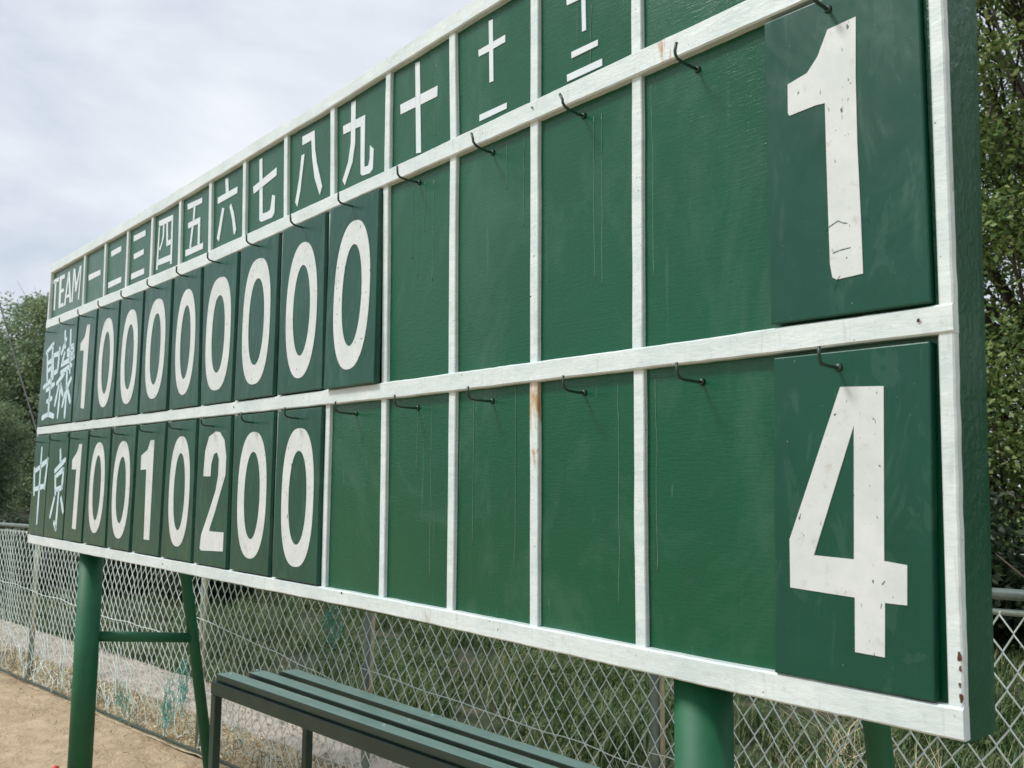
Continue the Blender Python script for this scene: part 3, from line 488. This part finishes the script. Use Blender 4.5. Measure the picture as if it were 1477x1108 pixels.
# ------------------------------------------------------------------ number plates
def zero_loop(cx, cz, a, b, n_=2.35, k=56):
    L_ = []
    for i in range(k):
        t = 2*math.pi*i/k; c, s = math.cos(t), math.sin(t)
        L_.append((cx+a*math.copysign(abs(c)**(2/n_), c), cz+b*math.copysign(abs(s)**(2/n_), s)))
    return L_
YF = -.005
def plate(row, xl_t, xr_t, xl_b, xr_b, zt, zb, digit, label, extra_tilt=0., cat='number plate', grp='number plates on the scoreboard'):
    cx = (xl_t+xr_t+xl_b+xr_b)/4
    root = empty('number_plate', (cx, .018, zb)); tag(root, label, cat, grp)
    inv = Matrix.Translation((-cx, -.018, -zb))
    bm = bmesh.new(); t = extra_tilt
    add_hex(bm, [(xl_b, YF-t, zb), (xr_b, YF-t, zb), (xr_b, .018-t, zb), (xl_b, .018-t, zb), (xl_t, YF, zt), (xr_t, YF, zt), (xr_t, .018, zt), (xl_t, .018, zt)])
    o = bm_obj('panel', bm, M['plate'], None, False, .0035, 3); o.parent = root; o.matrix_parent_inverse = inv
    for p in o.data.polygons: p.use_smooth = True
    md = o.modifiers.new('wn', 'WEIGHTED_NORMAL'); md.keep_sharp = False
    h = zt-zb; cz = (zt+zb)/2; a = Acc(); yt = YF-t*.55; th = .0015+t*.5
    def fit(poly):     # traced outline placed as measured
        ar = sum(poly[i-1][0]*poly[i][1]-poly[i][0]*poly[i-1][1] for i in range(len(poly)))
        return poly if ar > 0 else poly[::-1]
    if digit == '0':
        w_ = (xr_t-xl_t); s = rng.normal(0, .003, 4)
        flat_poly(a, [zero_loop(cx+s[0]+.006, cz-.008+s[1], .112*w_/.31, .237*h/.6+s[2], 2.2+70*abs(s[3])), zero_loop(cx+s[0]+.008, cz-.010+s[1], .060*w_/.31+s[2]*.7, .165*h/.6+s[1], 2.0+40*abs(s[3]))[::-1]], YF-t*.5, .0015)
    elif isinstance(digit, list):
        if len(digit) > 1 and isinstance(digit[0][0][0], list) is False and digit[0][0].__class__ is list and len(digit[0]) < 4:
            for st in digit: stroke(a, st, .038, YF)
        elif len(digit) == 2: flat_poly(a, [fit(digit[0]), fit(digit[1])[::-1]], YF, .0015)
        else: flat_poly(a, [fit(digit[0])], YF, .0015)
    else: flat_poly(a, [fit(digit)], YF, .0015)
    if not (digit == '0'): a.V = [(x, y-t*(zt-z)/h, z) for x, y, z in a.V]
    else: a.V = [(x, y-t*((zt-z)/h-.5), z) for x, y, z in a.V]
    o = a.obj('digit', M['brush'] if isinstance(digit, list) and len(digit[0]) < 4 else M['digit']); o.parent = root; o.matrix_parent_inverse = inv
    return root
kan = {1: '一 (one)', 2: '二 (two)', 3: '三 (three)', 4: '四 (four)', 5: '五 (five)', 6: '六 (six)', 7: '七 (seven)', 8: '八 (eight)', 9: '九 (nine)'}
g_ = .016
r1 = ['one_c']+['0']*8; r2 = ['one_a', '0', '0', 'one_b', '0', 'two', '0', '0']
for i, dg in enumerate(r1):
    u = -11+i; d_ = '0' if dg == '0' else [D[dg]]
    plate(0, S['b1'][u-1]+g_, S['b1'][u]-g_, S['c0'][u-1]+g_, S['c0'][u]-g_, lerp(BB, cellx(0, u))-.004, lerp(CT, cellx(0, u))+.004-(.004 if i == 8 else 0), d_,
          'green plate with white %s in the upper row below the heading %s' % ('0' if dg == '0' else '1', kan[i+1]), .014 if i == 8 else rng.uniform(0, .004))
for i, dg in enumerate(r2):
    u = -11+i; d_ = '0' if dg == '0' else [D[dg]]
    lab = {'0': '0', 'one_a': '1', 'one_b': '1', 'two': '2'}[dg]
    plate(1, S['c1'][u-1]+g_, S['c1'][u]-g_, S['d0'][u-1]+g_, S['d0'][u]-g_, lerp(CB, cellx(1, u))-.006, 1.359, d_,
          'green plate with white %s in the lower row, in the column headed %s' % (lab, kan[i+1]), rng.uniform(0, .004))
plate(0, .334, .643, .336, .643, 2.612, 2.002, [D['one']], 'large nearest plate with chipped white 1 at the right end of the upper row', .002)
plate(1, .339, .638, .328, .623, 1.938, 1.350, [D['four'], D['four_in']], 'plate with white 4 at the right end of the lower row', .002)
xl1 = ex(2.3)+.02
plate(0, ex(2.6)+.006, S['b1'][-12]-g_, ex(2.01)+.006, S['c0'][-12]-g_, 2.604, 2.008, D['sei']+D['rei'], 'wide green plate with brushed pale kanji 聖 and its partner, upper row under TEAM', .002, 'team name plate', 'team name plates')
plate(1, ex(1.95)+.006, S['c1'][-13]-.006, ex(1.36)+.006, S['d0'][-13]-.006, 1.950, 1.356, D['chu'], 'plate with brushed kanji 中 at the lower left end of the board', .002, 'team name plate', 'team name plates')
plate(1, S['c1'][-13]+.006, S['c1'][-12]-.008, S['d0'][-13]+.006, S['d0'][-12]-.008, 1.950, 1.357, D['kyo'], 'plate with brushed kanji 京 beside the plate with 中', .002, 'team name plate', 'team name plates')

# cracks and chips in the big 1
a = Acc()
for P_ in ([(.455, 2.164), (.470, 2.171), (.482, 2.176), (.492, 2.170), (.500, 2.168)], [(.470, 2.118), (.485, 2.121), (.505, 2.122)], [(.536, 2.168), (.542, 2.160)], [(.470, 2.052), (.478, 2.068), (.483, 2.074)]):
    for q in range(len(P_)-1):
        (x0, z0), (x1, z1) = P_[q], P_[q+1]; wd = .0008; flat_poly(a, [[(x0, z0-wd), (x1, z1-wd*.6), (x1, z1+wd*.6), (x0, z0+wd)]], YF-.0035, .0004)
o = a.obj('crack', M['side']); o['kind'] = 'stuff'
for c in list(bpy.data.objects):
    if c.name.startswith('number_plate') and 'large nearest' in c.get('label', ''): o.parent = c; o.matrix_parent_inverse = Matrix.Translation(c.location).inverted()
# ------------------------------------------------------------------ bench
bench = empty('bench', (-2.2, .74, 0)); tag(bench, 'dark green metal bench with three pale green slats beneath the scoreboard', 'bench')
bi = Matrix.Translation((2.2, -.74, 0))
def bb(name, mat, pts8, bev=.004):
    bm = bmesh.new(); add_hex(bm, pts8); o = bm_obj(name, bm, mat, None, False, bev, 2); o.parent = bench; o.matrix_parent_inverse = bi; return o
X0, X1 = -3.325, -.55; by = lambda x, y=.7: (.045-(y-.536)/.39*.042)*(x-X0)
def bar(name, mat, x0, x1, y0, y1, z0, z1, bev=.004):
    return bb(name, mat, [(x0, y0+by(x0, y0), z0), (x1, y0+by(x1, y0), z0), (x1, y1+by(x1, y1), z0), (x0, y1+by(x0, y1), z0), (x0, y0+by(x0, y0), z1), (x1, y0+by(x1, y0), z1), (x1, y1+by(x1, y1), z1), (x0, y1+by(x0, y1), z1)], bev)
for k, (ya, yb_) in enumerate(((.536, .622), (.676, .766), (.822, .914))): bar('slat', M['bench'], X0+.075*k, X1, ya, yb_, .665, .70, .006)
for x in (X0+.06, -1.93, X1-.06):
    for ya in (.586, .732, .876):
        V, F = tube_arrays([(x, ya+by(x, ya), .699), (x, ya+by(x, ya), .7035), (x, ya+by(x, ya), .705)], [.008, .008, .004], 8)
        o = pyd('bolt', V, F, M['wire']); o.parent = bench; o.matrix_parent_inverse = bi
bar('front_rail', M['bframe'], X0-.012, X1+.012, .516, .556, .60, .662); bar('back_rail', M['bframe'], X0-.012, X1+.012, .895, .935, .60, .662)
for x in (X0-.01, -1.95, X1-.03): bar('cross_rail', M['bframe'], x, x+.04, .558, .893, .605, .655)
for x in (X0-.01, X1-.03):
    for y in ((.518,) if x < -2 else (.518, .893)): bar('leg', M['bframe'], x, x+.045, y, y+.04, -.01, .598)
bar('leg', M['bframe'], -3.06, -3.015, .893, .933, -.01, .598)

# ------------------------------------------------------------------ chain link fence
fence = empty('chain_link_fence', (-4.5, fy(-4.5), 0)); tag(fence, 'low chain link fence with pale wire mesh running behind the scoreboard', 'fence')
fi = Matrix.Translation((4.5, -fy(-4.5), 0))
def fp(o): o.parent = fence; o.matrix_parent_inverse = fi; return o
posts = [-13.2, -11.6, -10.1, -8.75, -7.36, -6.08, -4.50, -2.82, -1.045, .72, 2.4, 4.1]
def warp(x, z):
    """the old mesh has been bent and pushed about"""
    low = max(0, 1-z/.55)
    dx = .030*mnoise.noise(Vector((x*1.1, z*1.5, 0)))+.014*mnoise.noise(Vector((x*4.2, z*2.6, 5)))
    left = min(1, max(0, (-2.9-x)/1.6))
    dx += left*(.030*mnoise.noise(Vector((x*2.3, z*2.2, 11)))+.022*mnoise.noise(Vector((x*9, z*5, 2))))+low*left*.075*mnoise.noise(Vector((x*7, z*9, 8)))
    dy = .035*mnoise.noise(Vector((x*1.4, z*1.6, 20)))*(1+low)+left*low*.09*mnoise.noise(Vector((x*5, z*6, 30)))
    dz = .014*mnoise.noise(Vector((x*2.0, z*2.0, 40)))+left*low*.08*mnoise.noise(Vector((x*6, z*7, 50)))
    for p in posts: dx += .05*math.exp(-((x-p-.12)/.16)**2)*-.5
    return dx, dy, dz
wv, hv, rw = .0385, .0555, .0029; V = []; Fq = []; base = 0; K = 4
xw = np.arange(-12.5, 3.2, wv)
ring = np.array([(math.cos(2*math.pi*k/K), math.sin(2*math.pi*k/K)) for k in range(K)])
for wi, x0 in enumerate(xw):
    pts = []; j = 0; z = ft(x0)-.045+.004*mnoise.noise(0*Vector((x0*9, 0, 0))); s = 1 if wi % 2 else -1
    left = min(1, max(0, (-2.9-x0)/1.6))
    while z > .0:
        for (ddx, dz_, yy) in ((.90, .0045, -1), (1.04, .0, 0), (.90, -.0045, 1)):
            zz = z+dz_; x = x0+s*ddx*wv/2; y = yy*s*rw*1.15
            a, b, c = warp(x, zz); pts.append((x+a, fy(x)+y+b, max(.006, zz+c)))
        z -= hv; s = -s
    P = np.array(pts); T = np.gradient(P, axis=0); T /= np.linalg.norm(T, axis=1)[:, None]
    U = np.cross(T, [0, 1, 0]); U /= np.linalg.norm(U, axis=1)[:, None]; W_ = np.cross(T, U); m_ = len(P)
    rr = rw*(1+.12*math.sin(wi))
    V.append((P[:, None, :]+rr*(U[:, None, :]*ring[None, :, :1]+W_[:, None, :]*ring[None, :, 1:])).reshape(-1, 3))
    i = np.arange(m_-1)[:, None]*K; k = np.arange(K)[None, :]; k2 = (k+1) % K
    Fq.append((np.stack([i+k, i+k2, i+k2+K, i+k+K], -1)+base).reshape(-1, 4)); base += m_*K
fp(np_mesh('wire_mesh', np.concatenate(V), np.concatenate(Fq), M['wire'], None, True))
for p in posts:
    lean = rng.normal(0, .02)
    fp(tube('post', [(p, fy(p)+.035, -.05), (p+lean*.3, fy(p)+.035, ft(p)-.02)], .022, M['fpost'], None, 14))
    fp(tube('tied_pole', [(p+.035, fy(p)+.03, .34), (p+.05+lean, fy(p)+.03, ft(p)-.05)], .0095, M['pole'], None, 8))
fp(tube('top_rail', [(x, fy(x)+.035, ft(x)) for x in np.linspace(-13.3, 4.2, 30)], .017, M['toprail'], None, 12))
V, F = [], []
rl = fp(tube('middle_rail', [(x, fy(x)+.05, ft(x)-.055) for x in np.linspace(-13.3, 4.2, 30)], .010, M['fpost'], None, 8))
for i in range(len(posts)-1):
    p, q_ = posts[i], posts[i+1]; zm = .80-.06*(i % 3)
    if -5 < p < -4: zm = .82
    pts = []
    for s in np.linspace(0, 1, 22):
        x = p+(q_-p)*s; z = zm+(.62-zm)*s*(1 if i > 5 else .3)+.022*mnoise.noise(Vector((x*3.2, 1, 7))); pts.append((x, fy(x)-.012, z))
    fp(tube('tension_wire', pts, .0024, M['wire'], None, 5))
fp(tube('ground_bar', [(x, fy(x)-.03, .012+.01*mnoise.noise(Vector((x*2, 0, 0)))) for x in np.linspace(-13.2, 4.1, 60)], .010, M['bframe'], None, 6))

# ------------------------------------------------------------------ torn teal net scraps caught in the fence, vines
def scrap(cx, cz, w_, h_, n_, label):
    a = Acc()
    for _ in range(n_):
        P = []; x, z, y = cx+rng.uniform(-w_, w_)*.5, cz+rng.uniform(-h_, h_)*.5, rng.uniform(-.03, .005); d = rng.uniform(0, 6.28)
        for s in range(14):
            d += rng.normal(0, .7); x += .014*math.cos(d)+(cx-x)*.06; z += .02*math.sin(d)+(cz-z)*.05; y += rng.normal(0, .003); P.append((x, fy(x)+y-.012, max(.01, z)))
        V, F = tube_arrays(P, .0014, 4); a.add(V, F)
    o = a.obj('net_scrap', M['net']); tag(o, label, 'net scrap')
scrap(-3.05, .93, .035, .07, 22, 'small torn teal net scrap caught high in the fence above the bench')
scrap(-4.80, .22, .07, .18, 34, 'teal net scrap hanging low in the fence by the raked strut')
scrap(-5.45, .12, .30, .07, 20, 'tangled teal net scrap at the fence foot beside the left post')
scrap(-4.62, .36, .06, .30, 30, 'thin teal net scrap hanging beside the fence post behind the raked strut')
a = Acc()
for _ in range(230):
    x = rng.uniform(-8.5, -3.2); z = .02; y = rng.uniform(-.05, .12); d = rng.uniform(.6, 2.5); P = []; hmax = rng.uniform(.05, .33)
    for s in range(12):
        d += rng.normal(0, .5); x += .02*math.cos(d); z += .026*math.sin(d); y += rng.normal(0, .007); z = min(max(z, .008), hmax); P.append((x, fy(x)+y, z))
    V, F = tube_arrays(P, .0016, 4); a.add(V, F)
tag(a.obj('dry_vines', M['vine']), 'dry tangled vines and stalks along the foot of the fence', 'vines', kind='stuff')

# ------------------------------------------------------------------ leaves and grass
def quads(C, N_, s, asp=.55, name='x', mat=None, parent=None):
    """leaf-sized quads at points C, random orientation biased by N_"""
    n_ = len(C); u = rng.normal(size=(n_, 3)); u /= np.linalg.norm(u, axis=1)[:, None]
    nn = N_+rng.normal(size=(n_, 3))*.8; nn /= np.linalg.norm(nn, axis=1)[:, None]
    u = np.cross(nn, u); u /= np.linalg.norm(u, axis=1)[:, None]; v = np.cross(nn, u)
    sz = s*rng.uniform(.6, 1.35, n_)[:, None]
    V = np.stack([C-u*sz*.5, C+v*sz*asp*.5, C+u*sz*.5, C-v*sz*asp*.5], 1).reshape(-1, 3)
    return np_mesh(name, V, np.arange(n_*4).reshape(-1, 4), mat, parent)
def make_tree(name, H, rad, nclump, nleaf, leaf, mat, base=.3, trunk_r=.16, asp=.55):
    root = empty(name); a = Acc(); cl = []
    tp = [(0, 0, -.1)]; 
    for i in range(1, 7): tp.append((tp[-1][0]+rng.normal(0, .12), tp[-1][1]+rng.normal(0, .12), H*.8*i/6))
    V, F = tube_arrays(tp, [trunk_r*(1-.13*i) for i in range(7)], 9); a.add(V, F)
    for c in range(nclump):
        t = rng.uniform(base, 1.); an = rng.uniform(0, 6.283); prof = math.sin(math.pi*min(1, .22+.78*(1-t)**.75))**.6 if t > .5 else .8+.2*t
        rr = rad*prof*rng.uniform(.35, 1.0)**.6; x, y, z = rr*math.cos(an), rr*math.sin(an), H*(t*.93)
        k = min(6, max(1, int(t*6))); s0 = Vector(tp[k-1]); e0 = Vector((x, y, z)); md = s0.lerp(e0, .5)+Vector((rng.normal(0, .2), rng.normal(0, .2), rng.uniform(-.3, .2)))
        V, F = tube_arrays([s0, s0.lerp(md, .5)+Vector((0, 0, -.05)), md, e0], [trunk_r*.34, trunk_r*.25, trunk_r*.17, .012], 5); a.add(V, F)
        cl.append((x, y, z, rad*rng.uniform(.17, .33)))
        for q in range(3):
            e1 = e0+Vector(rng.normal(0, rad*.16, 3)); V, F = tube_arrays([md, md.lerp(e1, .6)+Vector(rng.normal(0, .06, 3)), e1], [trunk_r*.12, .012, .006], 4); a.add(V, F)
    a.obj('trunk', M['bark'], root, True)
    per = nleaf//nclump; C = []; Nn = []
    for x, y, z, r in cl:
        d = rng.normal(size=(per, 3)); d /= np.linalg.norm(d, axis=1)[:, None]; q = rng.uniform(.25, 1, per)**.5
        sub = d*q[:, None]; sub += .25*np.sin(sub[:, [1, 2, 0]]*7+x)
        C.append(np.array((x, y, z))+sub*np.array((r*1.25, r*1.25, r*.62))); Nn.append(d*.5+np.array((0, 0, .9)))
    quads(np.concatenate(C), np.concatenate(Nn), leaf, asp, 'crown', mat, root)
    return root
def copy_tree(src, loc, rz, sc_, label, cat, group):
    r = src.copy(); COL.objects.link(r)
    for ch in src.children:
        c = ch.copy(); COL.objects.link(c); c.parent = r
    r.location = loc; r.rotation_euler = (0, 0, rz); r.scale = (sc_,)*3; tag(r, label, cat, group); return r
def put(o, loc, rz, sc_, label, cat, group=None): o.location = loc; o.rotation_euler = (0, 0, rz); o.scale = (sc_,)*3; tag(o, label, cat, group); return o
G1 = 'trees beyond the fence'
tA = make_tree('broadleaf_tree', 11, 3.4, 105, 170000, .085, M['leaf'], .1, .17)
put(tA, (-3.2, 12.6, .3), .4, 1., 'tall broadleaf tree beyond the fence at the right edge, sky showing through its branches', 'tree', G1)
tB = make_tree('broadleaf_tree', 10.5, 4.2, 110, 95000, .17, M['leaf_far'], .05, .3)
put(tB, (-41.5, 11.3, 0), 0, .93, 'big rounded tree standing past the left end of the scoreboard', 'tree', G1)
copy_tree(tB, (-52, 8.0, 0), 2.1, .86, 'lower rounded tree at the left edge behind the guy wire', 'tree', G1)
copy_tree(tB, (-34, 4.9, 0), 4.0, .42, 'short bushy tree low at the left edge above the fence', 'tree', G1)
for i, (x, y, s, lab) in enumerate(((-47, 18, 1.05, 'far tree hidden mostly by the TEAM end of the board'), (-33, 20, .95, 'far tree behind the left half of the scoreboard'), (-23, 20, 1.0, 'far tree behind the middle of the scoreboard'), (-13, 19, .95, 'far tree behind the inning ten column'))):
    copy_tree(tB, (x, y, 0), i*1.3, s, lab, 'tree', G1)
for i, (x, y, s, lab) in enumerate(((-8.2, 14.5, .9, 'tree behind the scoreboard left of the tall broadleaf tree'), (.4, 15.5, .95, 'tree right of the tall broadleaf tree, outside the board edge'), (5.5, 14.0, .9, 'tree farthest right beyond the fence'))):
    copy_tree(tA, (x, y, .3), 1+i*1.7, s, lab, 'tree', G1)
# undergrowth shrubs
def make_shrub(nl, leaf, mat, sq=.6):
    root = empty('shrub'); C = []; Nn = []
    for c in range(26):
        p = rng.normal(0, .5, 3)*np.array((1.1, .7, .5)); p[2] = abs(p[2])+.25; d = rng.normal(size=(nl//26, 3)); d /= np.linalg.norm(d, axis=1)[:, None]
        C.append(p+d*(rng.uniform(.3, 1, nl//26)**.5)[:, None]*.36); Nn.append(d*.6+np.array((0, 0, .6)))
    C = np.concatenate(C); C[:, 2] = np.abs(C[:, 2]); quads(C, np.concatenate(Nn), leaf, .5, 'crown', mat, root)
    a = Acc()
    for k in range(7):
        e = Vector((rng.normal(0, .4), rng.normal(0, .25), rng.uniform(.5, 1.))); V, F = tube_arrays([(0, 0, -.05), e*.5+Vector((0, 0, .1)), e], [.022, .014, .006], 5); a.add(V, F)
    a.obj('stem', M['bark'], root, True); return root
sA = make_shrub(9000, .085, M['leaf_dark']); sB = make_shrub(9000, .07, M['leaf'])
G2 = 'shrubs along the back of the grass'
desc = ['dark', 'dense dark', 'low dark', 'broad dark']
first = True
for i in range(26):
    x = -20+i*.98; y = 7.6+.5*math.sin(i*1.9)+.12*(x+8)*.3+fy(x)-1.; s = rng.uniform(.9, 1.35)
    where = 'far left' if x < -12 else 'left of the middle' if x < -7.5 else 'behind the right post' if x < -2.5 else 'right edge'
    lab = 'dark evergreen shrub at the back of the grass, %s stretch' % where
    if first: put(sA, (x, y, .2), i, s, lab, 'shrub', G2+', '+where); first = False
    else: copy_tree(sA, (x, y, .2), i*2.1, s, lab, 'shrub', G2+', '+where)
for i, (x, o, s) in enumerate(((-16.5, 1.9, .75), (-15.2, 2.3, .8), (-14.1, 1.75, .62), (-12.9, 2.1, .66), (-11.9, 2.9, .75), (-10.8, 3.3, .75))):
    copy_tree(sA, (x, fy(x)+o, 0), i*1.7, s, 'low dark shrub right behind the concrete path at the far left', 'shrub', 'low shrubs behind the path')
first = True
for i, (x, y, s) in enumerate(((-1.9, 9.4, 1.2), (-3.3, 10.2, 1.5), (-.6, 9.9, 1.3), (-4.8, 10.6, 1.4))):
    lab = ['mid green shrub under the tall tree beside the board edge', 'large mid green shrub behind the dark shrubs at right', 'mid green shrub rightmost under the trees', 'mid green shrub behind the number 4 plate'][i]
    if first: put(sB, (x, y, .2), 0, s, lab, 'shrub', 'green shrubs under the trees'); first = False
    else: copy_tree(sB, (x, y, .2), i*2., s, lab, 'shrub', 'green shrubs under the trees')
# grass blades
def blades(name, XY, h, wd, mat, label, zf, bend=.5):
    n_ = len(XY); hh = h*rng.uniform(.35, 1.25, n_); an = rng.uniform(0, 6.283, n_); d = np.stack([np.cos(an), np.sin(an)], 1); pr = np.stack([-d[:, 1], d[:, 0]], 1)
    hh *= np.array([.55+1.1*max(0., mnoise.noise(Vector((a*2.3, b*2.3, 9)))+.35) for a, b in XY])
    z0 = np.array([zf(a, b) for a, b in XY]); bd = bend*rng.uniform(.2, 1.3, n_)*hh; V = np.zeros((n_, 6, 3)); ww = wd*rng.uniform(.6, 1.3, n_)
    for k, (t, wk) in enumerate(((0, 1), (.55, .8), (1, .12))):
        c = XY+d*(bd*t**2)[:, None]; zz = z0+hh*(t-.25*t*t*bend)
        V[:, 2*k, :2] = c-pr*(ww*wk/2)[:, None]; V[:, 2*k+1, :2] = c+pr*(ww*wk/2)[:, None]; V[:, 2*k, 2] = zz; V[:, 2*k+1, 2] = zz
    b = np.arange(n_)[:, None]*6; F = np.concatenate([b+np.array([0, 1, 3, 2]), b+np.array([2, 3, 5, 4])])
    o = np_mesh(name, V.reshape(-1, 3), F, mat); tag(o, label, 'grass', kind='stuff'); return o
def patch(n_, x0, x1, o0, o1, thr=-.15, sc_=1.2):
    P = []
    while len(P) < n_:
        x = rng.uniform(x0, x1); y = fy(x)+rng.uniform(o0, o1)
        if mnoise.noise(Vector((x*sc_, y*sc_, 0)))+.35*mnoise.noise(Vector((x*5, y*5, 0))) > thr+rng.uniform(-.1, .1): P.append((x, y))
    return np.array(P)
blades('grass', patch(90000, -15, 3, 1.1, 7.2, -.05), .22, .010, M['grass'], 'tufted green and tan grass beyond the fence', bank_z, .8)
blades('grass', patch(16000, -1.4, 3, .15, 1.8, -.3), .24, .006, M['grass'], 'long pale grass growing against the fence below the right post', lambda x, y: 0., .9)
blades('grass', patch(3500, -1.6, 3, .05, 2.6, -.1, 2), .36, .005, M['straw'], 'dry seed stalks among the grass below the right end of the board', lambda x, y: 0., 1.)
P_ = patch(30000, -10, 2, 1.4, 6.8, .1, 1.1); Z_ = np.array([bank_z(a, b) for a, b in P_])+rng.uniform(.02, .22, len(P_))
o = quads(np.column_stack([P_, Z_]), np.tile([0, 0, 1.], (len(P_), 1)), .032, .6, 'weeds', M['weed']); tag(o, 'leafy weeds in clumps over the grass bank', 'weeds', kind='stuff')
P_ = np.stack([rng.uniform(-10, .6, 26000), rng.uniform(0, 1, 26000)], 1); P_[:, 1] = fy(P_[:, 0])+.0+P_[:, 1]**1.2*.42
o = quads(np.column_stack([P_, rng.uniform(.0, .03, len(P_))]), np.tile([0, 0, 1.2], (len(P_), 1)), .035, .28, 'leaf_litter', M['straw']); tag(o, 'dry straw and leaf litter between the fence and the concrete path', 'leaf litter', kind='stuff')
P_ = np.stack([rng.uniform(-10, 0, 1500), rng.uniform(0, 1, 1500)], 1); P_[:, 1] = fy(P_[:, 0])-.02-P_[:, 1]**2.5*.5
o = quads(np.column_stack([P_, rng.uniform(.006, .018, len(P_))]), np.tile([0, 0, 2.2], (len(P_), 1)), .022, .3, 'twigs', M['vine']); tag(o, 'small twigs and debris on the dirt along the fence', 'debris', kind='stuff')
P_ = patch(9000, -11, -1.4, .93, 1.35, -.35, 2.2)
blades('grass', P_, .13, .008, M['grass'], 'grass spilling over the far edge of the concrete path', lambda x, y: .02, 1.)
P_ = np.stack([rng.uniform(-11, -1, 2600), rng.uniform(.4, 1.05, 2600)], 1); P_[:, 1] += fy(P_[:, 0])
o = quads(np.column_stack([P_, np.full(len(P_), .037)]), np.tile([0, 0, 4.], (len(P_), 1)), .03, .35, 'leaf_litter', M['vine']); tag(o, 'brown leaf scraps lying on the concrete path', 'leaf litter', kind='stuff')
# pebbles on the dirt
a = Acc()
for _ in range(900):
    x = rng.uniform(-9, -2); y = rng.uniform(-.3, fy(x)); s = rng.uniform(.002, .007); V = [(x+s*rng.uniform(.7, 1.3)*p[0], y+s*p[1], s*.3+s*.6*p[2]) for p in ((1, 0, 0), (0, 1, 0), (-1, 0, 0), (0, -1, 0), (0, 0, 1))]
    a.add(V, [(0, 1, 4), (1, 2, 4), (2, 3, 4), (3, 0, 4)])
tag(a.obj('pebbles', M['concrete']), 'small pebbles scattered on the dirt ground', 'pebbles', kind='stuff')
# woods on the far side of the field (what the glossy paint mirrors)
C = []; 
for k in range(46):
    t = k/46*math.pi*1.25+math.pi*.9; rr = rng.uniform(115, 130); cx, cy = rr*math.cos(t), rr*math.sin(t); H_ = rng.uniform(7, 10)
    d = rng.normal(size=(900, 3)); d /= np.linalg.norm(d, axis=1)[:, None]; C.append(np.array((cx, cy, H_*.5))+d*np.array((11, 11, H_*.55))*(rng.uniform(.6, 1, 900)**.5)[:, None])
C = np.concatenate(C); o = quads(C, np.tile([0, 0, .5], (len(C), 1)), 1.1, .8, 'distant_woods', M['leaf_far']); tag(o, 'distant woods across the playing field', 'woods', kind='stuff')
# a pale net fence far back at the right edge
nf = empty('rear_fence', (-2.0, 8.2, 0)); tag(nf, 'faint grey wire fence under the trees at the right edge', 'fence')
ni = Matrix.Translation((2.0, -8.2, 0))
for x in (-4.4, -3.1, -1.75, -.4, 1.):
    o = tube('post', [(x, 8.2+.05*x, 0), (x, 8.2+.05*x, 1.05)], .022, M['wire'], None, 8); o.parent = nf; o.matrix_parent_inverse = ni
for z in (.35, .7, 1.03):
    o = tube('rail', [(-4.4, 8.2-.22, z), (1., 8.25, z)], .009, M['wire'], None, 6); o.parent = nf; o.matrix_parent_inverse = ni
# guy wire at the left, red marker
P0, P1 = Vector((-23.2, 3.17, 7.0)), Vector((-15.6, 2.95, 1.6))
tag(tube('guy_wire', [P0.lerp(P1, t)+Vector((0, 0, -.05*math.sin(math.pi*t))) for t in np.linspace(0, 1, 14)], .016, M['cable'], None, 6), 'dark slanting guy wire in front of the trees at the left edge', 'wire')
mk = empty('ground_marker', (-4.49, .117, 0)); tag(mk, 'small red plastic marker cap on the dirt by the left post', 'marker')
V, F = tube_arrays([(0, 0, 0), (0, 0, .008), (0, 0, .012), (0, 0, .05), (0, 0, .056)], [.04, .038, .024, .018, .008], 16)
pyd('cap', V, F, M['red'], mk, True)
V, F = tube_arrays([(0, 0, .03), (0, 0, .036)], [.0235, .0225], 16); pyd('band', V, F, M['digit'], mk, True)
